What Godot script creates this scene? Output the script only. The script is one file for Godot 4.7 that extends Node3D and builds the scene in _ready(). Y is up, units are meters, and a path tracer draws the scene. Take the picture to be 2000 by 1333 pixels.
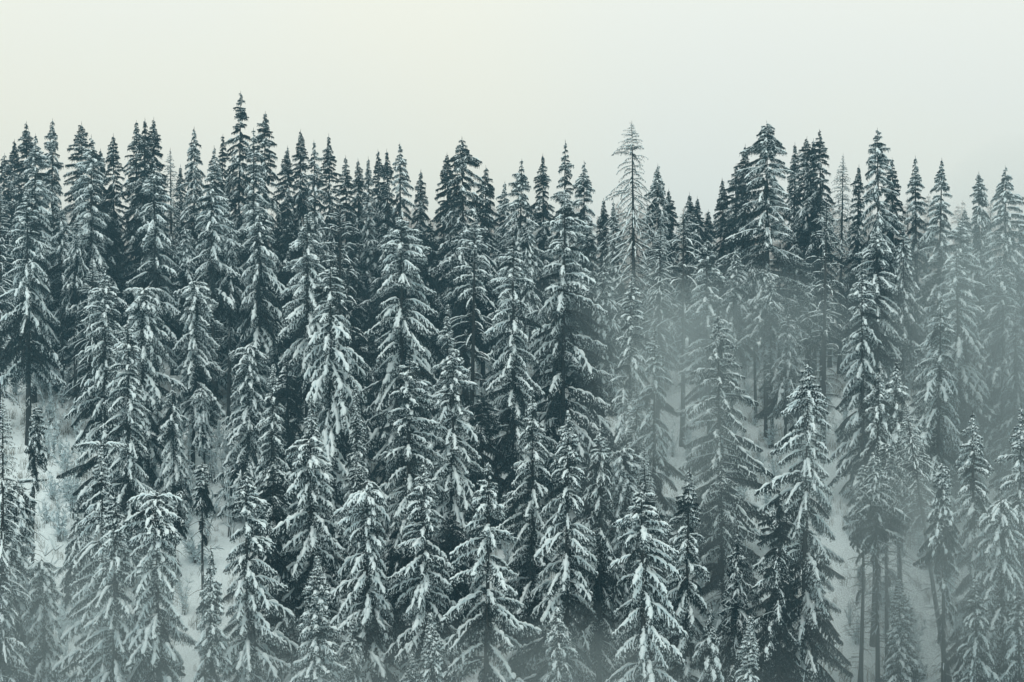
extends Node3D

# Snow-laden spruce forest on a steep misty hillside, seen from across the valley.
const EYE := 40.0
const PROFILE: Array[Vector2] = [Vector2(-900, 30), Vector2(-300, 18), Vector2(-100, -4), Vector2(0, -9), Vector2(40, -8), Vector2(60, -3), Vector2(80, 3.5), Vector2(92, 8.3), Vector2(108, 16), Vector2(118, 19), Vector2(143, 28.8), Vector2(165, 35.9), Vector2(185, 37.6), Vector2(210, 39), Vector2(260, 43), Vector2(400, 47), Vector2(700, 30), Vector2(1500, -20), Vector2(6000, -90)]

# shrub: x, z, kind, size, label
const SHRUBS := [
	[-43.14, -143.00, 1, 1.00, "frosted sapling at the left of the clearing below the black stem"],
	[-40.98, -140.50, 0, 1.10, "rounded frosted shrub in the middle of the left clearing"],
	[-39.00, -135.25, 2, 1.20, "low frosted bush beside the fallen log"],
	[-43.61, -147.00, 3, 0.90, "thin frosted sapling at the upper end of the left clearing"],
	[-42.00, -148.25, 1, 1.00, "frosted sapling under the pale mid slope spruce"],
	[-29.50, -140.50, 3, 1.10, "tall frosted sapling left of the lollipop spruce stem"],
	[-27.11, -139.00, 3, 1.20, "tall frosted sapling right of the lollipop spruce stem"],
	[-25.48, -136.50, 1, 1.30, "bushy frosted sapling left of the heavily loaded front spruce"],
	[-27.86, -133.75, 1, 1.20, "frosted sapling right above the flat topped spruce's bar"],
	[-25.75, -128.75, 3, 1.20, "slender frosted sapling beside the thin dark upright stem"],
	[-27.74, -146.00, 0, 1.00, "frosted shrub below the drooping crowned dark spruce"],
	[22.48, -140.50, 2, 0.80, "low frosted bush in the snow clearing on the right"],
	[22.17, -133.00, 0, 0.90, "frosted shrub at the near end of the snow clearing"],
	[20.06, -133.75, 1, 0.90, "frosted sapling at the left rim of the snow clearing"],
	[-45.23, -150.75, 3, 1.20, "slender frosted sapling at the dark upper edge of the left clearing"],
	[-37.84, -132.00, 1, 1.30, "upright frosted sapling in front of the fallen log"],
	[-37.85, -128.75, 0, 1.30, "frosted shrub at the lower end of the left clearing"],
	[-39.06, -139.50, 3, 1.10, "frosted sapling leaning on the spruce right of the left clearing"],
	[-31.63, -146.00, 1, 1.10, "frosted sapling under the snow pillowed short spruce"],
	[-26.38, -133.00, 0, 1.30, "thick frosted shrub at the foot of the thin dark stem"],
	[-23.88, -130.25, 3, 1.30, "tall frosted sapling close behind the heavily loaded front spruce"],
	[-25.88, -126.25, 2, 1.40, "low frosted bush above the narrow front spruce"],
	[-34.63, -110.75, 1, 2.20, "big rimed bush with fanned twigs near the lower left corner"],
	[29.12, -112.00, 0, 1.00, "frosted shrub between the bare trunks in the bright mist"],
	[33.66, -114.75, 2, 1.20, "low rimed bush right of the straight bare trunk"],
]
# mist: middle x, y, z, width, height, depth, density, label
const MISTS := [
	[0.00, 16.80, -90.00, 81.0, 16.8, 14.0, 0.0260, "ground mist rising along the bottom of the whole slope"],
	[-24.60, 20.70, -90.00, 30.0, 19.2, 12.0, 0.0550, "mist bank over the lower left corner"],
	[-10.50, 19.80, -90.00, 24.0, 9.0, 10.0, 0.0350, "mist wisp along the bottom left of the centre"],
	[3.30, 20.09, -90.00, 21.0, 9.9, 10.0, 0.0350, "mist wisp along the bottom right of the boldest spruce"],
	[11.57, 36.51, -112.00, 15.7, 22.4, 8.0, 0.0800, "bright wisp of mist left of the snow clearing"],
	[10.34, 31.67, -107.00, 17.1, 25.0, 8.0, 0.0550, "wide thin mist round the bright wisp"],
	[15.63, 41.18, -134.00, 40.2, 18.8, 12.0, 0.0400, "far mist among the trunks behind the bright wisp"],
	[40.67, 38.64, -122.00, 22.8, 39.0, 18.0, 0.0700, "tall veil of mist along the right edge"],
	[29.76, 27.18, -93.00, 16.1, 27.9, 12.0, 0.0500, "mist over the front spruces at the right edge"],
	[27.12, 24.09, -103.00, 16.5, 20.6, 10.0, 0.1300, "bright mist between the bare trunks at the lower right"],
	[26.68, 23.64, -92.00, 19.6, 17.2, 8.0, 0.0450, "front wisp of mist before the bare trunks"],
	[22.00, 29.55, -100.00, 12.0, 20.7, 6.0, 0.0550, "thin mist round the tufted spruce on the right"],
	[25.39, 37.57, -136.00, 40.8, 19.0, 12.0, 0.0500, "thin mist among the trunks below the big rough conifer"],
	[15.12, 23.67, -108.00, 15.1, 15.1, 6.0, 0.0350, "thin mist under the tall misty spruce"],
]

var rng := RandomNumberGenerator.new()
var noise := FastNoiseLite.new()
var M := {}
var boughs := {}      # class -> [[needle mesh, snow mesh], ...]
var used := {}


# ---------------------------------------------------------------- terrain
func profile_at(d: float) -> float:
	for i in range(1, PROFILE.size()):
		if d <= PROFILE[i].x:
			var a := PROFILE[i - 1]
			var b := PROFILE[i]
			return lerpf(a.y, b.y, clampf((d - a.x) / (b.x - a.x), 0.0, 1.0))
	return PROFILE[-1].y


func ground(x: float, z: float) -> float:
	var d := -z
	var h := (profile_at(d - 7.0) + profile_at(d - 3.0) + profile_at(d) + profile_at(d + 3.0) + profile_at(d + 7.0)) / 5.0
	var near := clampf(1.0 - absf(d - 140.0) / 400.0, 0.15, 1.0)
	return h + near * (noise.get_noise_2d(x * 1.0, d * 1.0) * 1.3 + noise.get_noise_2d(x * 6.0 + 300.0, d * 6.0) * 0.28)


# ---------------------------------------------------------------- naming
func numbered(called: String) -> String:
	used[called] = used.get(called, -1) + 1
	return called if used[called] == 0 else "%s_%03d" % [called, used[called]]


func thing(called: String, label: String, category: String, at: Vector3, group := "") -> Node3D:
	var o := Node3D.new()
	o.name = numbered(called)
	o.position = at
	o.set_meta("label", label)
	o.set_meta("category", category)
	if group:
		o.set_meta("group", group)
	add_child(o)
	return o


func part(called: String, mesh: Mesh, m: Material, parent: Node3D) -> MeshInstance3D:
	var o := MeshInstance3D.new()
	o.name = called
	o.mesh = mesh
	if m:
		o.material_override = m
	parent.add_child(o, true)
	return o


func scatter(called: String, mesh: Mesh, places: Array, m: Material, parent: Node3D) -> MultiMeshInstance3D:
	var mm := MultiMesh.new()
	mm.transform_format = MultiMesh.TRANSFORM_3D
	mm.mesh = mesh
	mm.instance_count = places.size()
	for i in places.size():
		mm.set_instance_transform(i, places[i])
	var o := MultiMeshInstance3D.new()
	o.name = called
	o.multimesh = mm
	o.set_meta("kind", "stuff")
	if m:
		o.material_override = m
	parent.add_child(o, true)
	return o


# ---------------------------------------------------------------- mesh making
class Maker:
	var v := PackedVector3Array()
	var n := PackedVector3Array()
	var col := PackedColorArray()
	var ix := PackedInt32Array()

	func tri(a: Vector3, b: Vector3, c: Vector3, tint := Color.WHITE) -> void:
		col.push_back(tint); col.push_back(tint); col.push_back(tint)
		var k := v.size()
		var w := (c - a).cross(b - a).normalized()
		v.push_back(a); v.push_back(b); v.push_back(c)
		n.push_back(w); n.push_back(w); n.push_back(w)
		ix.push_back(k); ix.push_back(k + 1); ix.push_back(k + 2)

	# a tube along pts with one radius each; flat = height over width of its section
	func tube(pts: Array, radii: Array, sides: int, flat := 1.0, lift := 0.0, hue := Color.WHITE) -> void:
		var k := v.size()
		var m := pts.size()
		for i in m:
			var t: Vector3 = (pts[mini(i + 1, m - 1)] - pts[maxi(i - 1, 0)]).normalized()
			var side := t.cross(Vector3.UP)
			side = Vector3.RIGHT if side.length() < 0.05 else side.normalized()
			var up := side.cross(t).normalized()
			for j in sides:
				var a := TAU * j / sides
				var r: float = radii[i]
				var y := sin(a)
				var off := side * cos(a) * r + up * ((y if y > 0.0 else y * 0.45) * r * flat + lift * r) if flat != 1.0 else side * cos(a) * r + up * y * r
				v.push_back(pts[i] + off)
				col.push_back(hue)
				n.push_back((side * cos(a) + up * y).normalized())
		for i in m - 1:
			for j in sides:
				var a := k + i * sides + j
				var b := k + i * sides + (j + 1) % sides
				ix.push_back(a); ix.push_back(b); ix.push_back(a + sides)
				ix.push_back(b); ix.push_back(b + sides); ix.push_back(a + sides)
		for e in [0, m - 1]:
			if radii[e] < 0.012:
				continue
			var c := v.size()
			var t: Vector3 = (pts[e] - pts[1 if e == 0 else m - 2]).normalized()
			v.push_back(pts[e] + t * radii[e] * 0.5)
			col.push_back(hue)
			n.push_back(t)
			for j in sides:
				var a: int = k + e * sides + j
				var b: int = k + e * sides + (j + 1) % sides
				if e != 0:
					ix.push_back(c); ix.push_back(a); ix.push_back(b)
				else:
					ix.push_back(c); ix.push_back(b); ix.push_back(a)

	func done() -> ArrayMesh:
		var arrays := []
		arrays.resize(Mesh.ARRAY_MAX)
		arrays[Mesh.ARRAY_VERTEX] = v
		arrays[Mesh.ARRAY_NORMAL] = n
		arrays[Mesh.ARRAY_INDEX] = ix
		if col.size() == v.size():
			arrays[Mesh.ARRAY_COLOR] = col
		var am := ArrayMesh.new()
		am.add_surface_from_arrays(Mesh.PRIMITIVE_TRIANGLES, arrays)
		return am


func rr(a: float, b: float) -> float:
	return rng.randf_range(a, b)


func jit(s: float) -> Vector3:
	return Vector3(rr(-s, s), rr(-s, s), rr(-s, s))


# needles all round a twig: narrow pointed sprigs that lean forward
const GREEN := Color(0.010, 0.026, 0.032)
const BROWN := Color(0.028, 0.026, 0.020)
const RIME := Color(0.30, 0.37, 0.39)
var rimed := 0.08


func brush(mk: Maker, pts: Array, reach: float, each: int) -> void:
	for i in pts.size() - 1:
		var a: Vector3 = pts[i]
		var b: Vector3 = pts[i + 1]
		var t := (b - a).normalized()
		var side := t.cross(Vector3.UP).normalized()
		var up := side.cross(t)
		var taper := lerpf(1.0, 0.6, float(i) / pts.size())
		for k in each:
			var p := a.lerp(b, rr(0.0, 1.0))
			var ang := rr(PI * 0.93, TAU * 1.035)
			var out := side * cos(ang) + up * (sin(ang) * 0.9)
			var tip := p + (t * rr(0.5, 1.1) + out * rr(0.5, 1.0)) * reach * taper
			var w := t.cross(out).normalized() * reach * rr(0.08, 0.15)
			var c := rng.randf()
			var g := rr(0.7, 1.4)
			mk.tri(p - w, p + w, tip, RIME * rr(0.6, 1.2) if c < rimed else (BROWN * g if c < 0.24 + rimed else GREEN * g))


# One bough along +X of length big: needles, and the snow that lies on it
# kind: 0 normal, 1 thin bare, 2 pine, 3 upswept tip
func make_bough(big: float, kind: int, load_: float) -> Array:
	rimed = 0.05 + 0.10 * load_
	var nd := Maker.new()
	var sn := Maker.new()
	var axis: Array = []
	var steps := 10
	var ang := deg_to_rad(rr(2.0, 18.0)) if kind != 2 else deg_to_rad(rr(8.0, 20.0))
	var bend := deg_to_rad(rr(28.0, 50.0)) if kind == 0 else (deg_to_rad(rr(30.0, 60.0)) if kind == 1 else deg_to_rad(rr(12.0, 25.0)))
	var sway := rr(-0.25, 0.25)
	var p := Vector3.ZERO
	for i in steps + 1:
		axis.append(p)
		var s := float(i) / steps
		var a := ang - bend * s * s * 1.15 if kind == 1 else ang - bend * minf(s * 1.35, 1.0)
		if kind == 0 and s > 0.8:
			a += deg_to_rad(16.0) * (s - 0.8) / 0.2
		p += Vector3(cos(a), sin(a), sway * (s - 0.3) + rr(-0.06, 0.06)) * big / steps
	var wood: Array = []
	for i in steps + 1:
		wood.append(lerpf(0.012 + 0.009 * big, 0.006, float(i) / steps))
	nd.tube(axis, wood, 4, 1.0, 0.0, BROWN)
	var spacing := 0.115 if kind == 0 else (0.24 if kind == 1 else 0.15)
	var count := int(big / spacing)
	if kind == 0:
		brush(nd, axis.slice(2), 0.15, 11)
	for k in count:
		var s := lerpf(0.1 if kind != 2 else 0.4, 0.99, (k + rr(0.0, 0.9)) / count)
		var at := s * steps
		var i := mini(int(at), steps - 1)
		var q: Vector3 = axis[i].lerp(axis[i + 1], at - i)
		var t: Vector3 = (axis[i + 1] - axis[i]).normalized()
		for sgn in [-1.0, 1.0]:
			var env := (0.45 + 0.55 * sin(minf(s * 1.5, 1.0) * PI * 0.5)) * (1.0 - 0.75 * pow(s, 2.2))
			var ln := clampf(big * 0.34, 0.22, 0.66) * env * rr(0.65, 1.25)
			if kind == 1:
				ln *= 0.55
			var fwd := deg_to_rad(rr(30.0, 52.0))
			var hang := rr(0.15, 0.75) if kind == 0 else (rr(0.5, 1.4) if kind == 1 else rr(-0.3, 0.25))
			var dir: Vector3 = (t * cos(fwd) + Vector3(0, 0, sgn) * sin(fwd) + Vector3.DOWN * hang).normalized()
			var tw: Array = []
			var c := q
			var segs := 4
			for j in segs + 1:
				tw.append(c)
				dir = (dir + Vector3.DOWN * rr(0.05, 0.28 if kind != 2 else 0.05) + jit(0.07)).normalized()
				c += dir * ln / segs
			if kind == 1:
				nd.tube([tw[0], tw[2], tw[4]], [0.012, 0.009, 0.005], 3, 1.0, 0.0, BROWN)
				brush(nd, tw, 0.09, 2)
			elif kind == 2:
				brush(nd, tw, 0.2, 10)
			else:
				brush(nd, tw, 0.125, 13)
				if rng.randf() < 0.6:    # a sprig that hangs straight down
					var hp: Vector3 = tw[rng.randi_range(1, 3)]
					var hl := rr(0.15, 0.42)
					brush(nd, [hp, hp + Vector3(rr(-0.04, 0.04), -hl * 0.5, rr(-0.04, 0.04)), hp + Vector3(rr(-0.06, 0.06), -hl, rr(-0.06, 0.06))], 0.1, 11)
			# snow on the twig
			if s > 0.22 * minf(big, 1.5) / 1.5 and rng.randf() < (0.36 + 0.36 * load_ if kind != 1 else 0.25):
				var thick := (rr(0.020, 0.046) * (0.55 + 0.75 * load_)) * (1.0 if kind != 1 else 0.35) * clampf(ln / 0.4, 0.55, 1.15)
				var upto := rng.randi_range(1, 3) if rng.randf() < 0.75 else 4
				var from := 0 if rng.randf() < 0.7 else 1
				var sp: Array = []
				var rad: Array = []
				for j in range(from, upto + 1):
					sp.append(tw[j] + Vector3.UP * (0.02 + thick * 0.25) + jit(0.012))
					rad.append(thick * rr(0.65, 1.35) * (0.55 if j == upto else 1.0))
				if sp.size() > 1:
					sn.tube(sp, rad, 6, 0.85, 0.15)
			for m in (5 if kind != 1 else 1):
				if rng.randf() > 0.35 + 0.4 * load_:
					continue
				var f: Vector3 = tw[rng.randi_range(1, 4)] + Vector3(rr(-0.07, 0.07), rr(-0.2, 0.05), rr(-0.07, 0.07))
				var fr := rr(0.014, 0.036) * (0.7 if kind == 1 else 1.0)
				sn.tube([f - dir * fr * 1.4, f, f + dir * fr * rr(1.2, 2.6)], [fr * 0.5, fr, 0.008], 5, 0.8, 0.2)
	# snow along the bough itself
	var start := 1
	while start < steps - 1:
		var run := rng.randi_range(2, 5) if load_ > 0.5 else rng.randi_range(2, 3)
		var stop := mini(start + run, steps)
		var sp: Array = []
		var rad: Array = []
		for i in range(start, stop + 1):
			var s := float(i) / steps
			for h in (2 if i < stop else 1):
				var u := i + h * 0.5
				var a0: Vector3 = axis[mini(int(u), steps)]
				var a1: Vector3 = axis[mini(int(u) + 1, steps)]
				var base := (0.030 + 0.018 * big) * (0.38 + 0.82 * load_) * (0.6 + 0.9 * sin(PI * clampf(s, 0.08, 0.93)))
				if kind == 1:
					base *= 0.58
				var r := base * rr(0.4, 1.45)
				sp.append(a0.lerp(a1, h * 0.5) + Vector3.UP * r * 0.35 + jit(0.02))
				rad.append(r)
		rad[0] *= 0.5
		rad[-1] *= 0.6
		sn.tube(sp, rad, 7, 0.8, 0.2)
		start = stop + (0 if rng.randf() < load_ * 0.7 else 1)
	# pillows of snow where the bough holds most
	if kind == 0 and big > 1.0:
		for m in 3:
			if rng.randf() > 0.2 + 0.45 * load_:
				continue
			var u := rr(0.45, 0.92) * steps
			var c: Vector3 = axis[int(u)].lerp(axis[int(u) + 1], u - int(u))
			var t2: Vector3 = (axis[int(u) + 1] - axis[int(u)]).normalized()
			var pr := rr(0.07, 0.135) * (0.6 + 0.22 * big)
			c += Vector3(0, pr * 0.3, rr(-0.12, 0.12))
			sn.tube([c - t2 * pr * 1.25, c - t2 * pr * 0.7, c + jit(0.02), c + t2 * pr * rr(0.7, 1.0), c + t2 * pr * rr(1.2, 1.7) + Vector3.DOWN * pr * 0.3], [pr * 0.45, pr * 0.85, pr, pr * 0.8, pr * 0.35], 8, 0.85, 0.1)
	return [nd.done(), sn.done()]


func make_dead_branch(big: float) -> Array:
	var nd := Maker.new()
	var sn := Maker.new()
	var axis: Array = []
	var p := Vector3.ZERO
	var a := rr(-0.1, 0.25)
	for i in 7:
		axis.append(p)
		a -= rr(0.0, 0.16)
		p += Vector3(cos(a), sin(a), rr(-0.2, 0.2)) * big / 6.0
	nd.tube(axis, [0.025, 0.022, 0.018, 0.015, 0.012, 0.009, 0.005], 4)
	for k in 5:
		var i := rng.randi_range(2, 5)
		var d := Vector3(0.6, rr(-0.7, 0.1), rr(-0.8, 0.8)) * big * 0.22
		nd.tube([axis[i], axis[i] + d * 0.5 + jit(0.03), axis[i] + d], [0.01, 0.008, 0.004], 3)
		if rng.randf() < 0.5:
			sn.tube([axis[i] + Vector3.UP * 0.02, axis[i] + d * 0.6 + Vector3.UP * 0.02], [0.022, 0.014], 5, 0.9, 0.2)
	sn.tube([axis[0] + Vector3.UP * 0.03, axis[1] + Vector3.UP * 0.03, axis[2] + Vector3.UP * 0.03, axis[3] + Vector3.UP * 0.03, axis[4] + Vector3.UP * 0.02], [0.02, 0.036, 0.03, 0.035, 0.012], 5, 0.9, 0.2)
	return [nd.done(), sn.done()]


# a shrub or sapling of thin stems, each furred with rime and snow
func make_shrub(tall: float, stems: int, spread: float) -> Array:
	var nd := Maker.new()
	var sn := Maker.new()
	for k in stems:
		var az := rr(0, TAU)
		var lean := rr(0.1, 1.0) * spread
		var p := Vector3(rr(-0.15, 0.15), 0, rr(-0.15, 0.15))
		var dir := Vector3(cos(az) * lean, 1.0, sin(az) * lean).normalized()
		var ln := tall * rr(0.55, 1.0)
		var pts: Array = []
		for i in 6:
			pts.append(p)
			dir = (dir + jit(0.1) + Vector3.DOWN * 0.1 * i * lean).normalized()
			p += dir * ln / 5.0
		nd.tube(pts, [0.022, 0.018, 0.014, 0.011, 0.008, 0.005], 3)
		for i in range(1, 6):
			for m in 5:
				var d := (dir + jit(0.9)).normalized() * rr(0.2, 0.5)
				var q: Vector3 = pts[i]
				nd.tube([q, q + d], [0.008, 0.004], 3)
				if rng.randf() < 0.75:
					sn.tube([q + d * 0.1 + Vector3.UP * 0.015, q + d * 0.6 + Vector3.UP * 0.02, q + d + Vector3.UP * 0.01], [0.025, rr(0.03, 0.065), 0.014], 5, 0.9, 0.3)
		sn.tube([pts[2] + Vector3.UP * 0.02, pts[3] + Vector3.UP * 0.02, pts[4] + Vector3.UP * 0.02, pts[5]], [0.016, 0.024, 0.024, 0.01], 5, 0.9, 0.3)
	return [nd.done(), sn.done()]


func make_trunk(h: float, r: float, lean: Vector2) -> ArrayMesh:
	var mk := Maker.new()
	var pts: Array = []
	var rad: Array = []
	var wob := rr(0, TAU)
	for i in 13:
		var s := i / 12.0
		pts.append(Vector3(lean.x * (s - 1.0) + sin(s * 5.0 + wob) * 0.05 * (1.0 - s), h * s, lean.y * (s - 1.0) + cos(s * 4.0 + wob) * 0.05 * (1.0 - s)))
		rad.append(r * (pow(1.0 - s, 0.85) + (0.35 * exp(-s * 30.0))) + 0.012)
	mk.tube(pts, rad, 9)
	return mk.done()


# ---------------------------------------------------------------- trees
# what: [crown share, tiers per metre, boughs a tier, pitch at tip, pitch at foot, snow share, shape exponent, blunt top (m), bough kind, raggedness]
const STYLES := {
	"normal": [0.90, 2.3, 5.2, 12.0, -20.0, 0.76, 0.68, 0.0, "full", 0.20],
	"heavy": [0.92, 2.15, 5.0, 8.0, -23.0, 0.88, 0.66, 0.1, "full", 0.20],
	"dark": [0.80, 2.8, 5.2, 15.0, -18.0, 0.5, 0.70, 0.0, "lean", 0.24],
	"pale": [0.88, 2.4, 5.0, 10.0, -22.0, 0.85, 0.70, 0.0, "mid", 0.18],
	"fine": [0.85, 3.4, 5.6, 8.0, -22.0, 0.9, 0.6, 0.0, "bare", 0.18],
	"sparse": [0.80, 1.9, 4.2, 12.0, -8.0, 1.0, 0.55, 0.1, "bare", 0.16],
	"dome": [0.92, 2.3, 5.4, -12.0, -30.0, 0.95, 0.42, 0.8, "full", 0.22],
	"young": [0.97, 3.3, 5.0, 25.0, -14.0, 1.0, 0.80, 0.0, "full", 0.18],
	"slim": [0.94, 2.9, 5.0, 12.0, -26.0, 0.8, 0.60, 0.1, "mid", 0.30],
	"pine": [0.72, 2.9, 5.8, 10.0, -8.0, 0.75, 0.55, 0.45, "mid", 0.24],
	"shade": [0.86, 2.7, 5.2, 12.0, -18.0, 0.25, 0.66, 0.0, "lean", 0.22],
	"tuft": [0.50, 2.6, 5.0, 8.0, -22.0, 0.9, 0.60, 0.3, "mid", 0.26],
	"lolly": [0.55, 3.2, 5.5, -5.0, -45.0, 1.0, 0.40, 0.4, "full", 0.22],
}


func pick(kind: String, size: int) -> Array:
	var from: Array = boughs[kind][size]
	return from[rng.randi_range(0, from.size() - 1)]


func tree(called: String, label: String, group: String, x: float, z: float, tip: float, wide: float, style: String, crown := 0.0, lean := 0.0, big := 0, top_kind := 0, shape := 0.0) -> Node3D:
	rng.seed = hash(label)
	var foot := ground(x, z) - 0.15
	var o := thing(called, label, "tree", Vector3(x, foot, z), group)
	var h := tip - foot
	var S: Array = STYLES[style]
	var share: float = crown if crown > 0.0 else S[0]
	var length := h * share
	var girth := clampf(0.008 * h + 0.02 * wide, 0.05, 0.3)
	wide *= 1.22
	var bent := Vector2(lean if lean != 0.0 else rr(-0.45, 0.45), rr(-0.3, 0.3))
	var sag := rr(-7.0, 7.0)
	var thin := rr(0.85, 1.15)
	var curve := rr(0.85, 1.12) if shape == 0.0 else shape / float(S[6])
	part("trunk", make_trunk(h - 0.1, girth, bent), M.bark, o)
	# which boughs this tree wears: one shape for its short, middle and long ones (two for large trees)
	var shapes := []
	for size in 3:
		shapes.append([pick(S[8], size), pick(S[8], size)])
	if top_kind == 2:    # a full cone of snowy boughs over bare level branches
		for size in 3:
			shapes[size][0] = pick("full", size)
	var greens := [[[], []], [[], []], [[], []]]
	var whites := [[[], []], [[], []], [[], []]]
	var own := []
	var y := 0.42
	var az := rr(0.0, TAU)
	var gap_az := rr(0.0, TAU)
	var snowy := FastNoiseLite.new()
	snowy.seed = hash(label)
	snowy.frequency = 0.35
	while y < length:
		var t := y / length
		var r0: float = wide * pow(t, S[6] * curve) * (1.0 - 0.25 * smoothstep(0.8, 1.0, t))
		r0 *= 0.5 + 0.5 * smoothstep(0.0, 2.6, y)
		r0 = maxf(r0, minf(S[7] * 2.0, wide * 0.6) * clampf(y / 0.7, 0.35, 1.0))
		r0 *= 1.0 + snowy.get_noise_2d(y * 2.2, 9.0) * S[9] * 2.0
		var rate: float = S[1] * thin * (1.4 if y < 3.0 else 0.8) / clampf(wide / 3.0, 0.75, 1.35)
		var num := int(S[2]) + (1 if rng.randf() < S[2] - int(S[2]) else 0)
		if r0 < 0.7:
			num -= 1
		for k in num:
			az += TAU / num + rr(-0.5, 0.5)
			var yy: float = y + rr(-0.55, 0.55) / rate
			if yy < 0.1 or yy > 3.0 and snowy.get_noise_3d(yy * 2.5, cos(az) * 3.5, sin(az) * 3.5) < -0.33:
				continue
			var s: float = (h - yy) / h
			var at := Vector3(bent.x * (s - 1.0), h - yy, bent.y * (s - 1.0))
			var side := 1.0 + 0.16 * cos(az - gap_az)
			var r: float = maxf(0.17, r0 * side * (1.0 + rr(-1.0, 1.0) * S[9]))
			if rng.randf() < 0.05:
				r *= 1.25
			var size := 0 if r < 0.85 else (1 if r < 1.9 else 2)
			var made: float = [0.6, 1.4, 2.7][size]
			var pitch := deg_to_rad(lerpf(S[3], S[4], smoothstep(0.0, 0.45, t)) + sag * minf(t * 3.0, 1.0) + rr(-13.0, 13.0))
			var basis := Basis(Vector3.UP, az) * Basis(Vector3.BACK, pitch) * Basis(Vector3.RIGHT, rr(-0.25, 0.25))
			var across := clampf(lerpf(r / made, 1.0, 0.5), 0.6, 1.3)
			var tr := Transform3D(basis.scaled_local(Vector3(r / made, across, across * rr(0.9, 1.1))), at)
			var which := 0 if rng.randf() < 0.5 else 1
			if top_kind == 2:
				which = 0 if t < 0.33 else 1
			var white: bool = rng.randf() < S[5] * lerpf(1.0, 0.6, smoothstep(0.35, 0.75, t)) + snowy.get_noise_2d(yy * 3.0, az * 2.0) * 0.3
			if big > 0 and size == 2 and own.size() < big and rng.randf() < 0.5:
				own.append([tr, which, true])
				continue
			greens[size][which].append(tr)
			if white:
				whites[size][which].append(tr)
		y += 1.0 / rate * rr(0.8, 1.2)
	if style == "tuft":
		while y < minf(length * 1.7, h - 1.0):
			var r := wide * rr(0.3, 0.75)
			var tr := Transform3D((Basis(Vector3.UP, rr(0, TAU)) * Basis(Vector3.BACK, rr(-0.8, -0.2))).scaled_local(Vector3(r / 1.4, 1, 1)), Vector3(bent.x * -y / h, h - y, bent.y * -y / h))
			greens[1][0].append(tr)
			if rng.randf() < 0.6:
				whites[1][0].append(tr)
			y += rr(0.25, 0.9)
	if top_kind == 1:    # two level boughs make a bar across the top
		for e in [0.15, PI + 0.1, 2.2]:
			var tr := Transform3D((Basis(Vector3.UP, e) * Basis(Vector3.BACK, 0.22)).scaled_local(Vector3(rr(0.62, 0.72), 0.8, 0.5)), Vector3(0, h - 0.35, 0))
			greens[2][0].append(tr)
			whites[2][0].append(tr)
	for size in 3:
		for which in 2:
			if greens[size][which]:
				var c := scatter("crown", shapes[size][which][0], greens[size][which], M.needles, o)
				if whites[size][which]:
					scatter("snow_cover", shapes[size][which][1], whites[size][which], M.snow, c)
	for e in own:
		var b := part("bough", shapes[2][e[1]][0], M.needles, o)
		b.transform = e[0]
		if e[2]:
			part("snow_cap", shapes[2][e[1]][1], M.snow, b).set_meta("kind", "stuff")
	# the leader
	var top := Maker.new()
	var lead: Array = []
	for i in 5:
		lead.append(Vector3(rr(-0.02, 0.02), h - 0.95 + (0.25 if S[7] < 0.7 else 0.16) * i, rr(-0.02, 0.02)))
	brush(top, lead, 0.1 if S[8] != "bare" else 0.06, 12)
	top.tube(lead, [0.03, 0.025, 0.02, 0.015, 0.006], 4, 1.0, 0.0, BROWN)
	part("leader", top.done(), M.needles, o)
	# dead twigs on the bare lower trunk
	if share < 0.93 and h > 7.0:
		var sticks := []
		var yy := length - 1.0
		while yy < h - 1.0:
			sticks.append(Transform3D((Basis(Vector3.UP, rr(0, TAU)) * Basis(Vector3.BACK, rr(-0.35, 0.1))).scaled_local(Vector3.ONE * rr(0.5, 1.1)), Vector3(bent.x * -yy / h, h - yy, bent.y * -yy / h)))
			yy += rr(0.08, 0.3)
		var dead: Array = boughs["dead"][rng.randi_range(0, 2)]
		if sticks:
			var c := scatter("dead_branches", dead[0], sticks, M.bark, o)
			scatter("snow_cover", dead[1], sticks.slice(0, sticks.size() * 2 / 3), M.snow, c)
	return o


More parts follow.
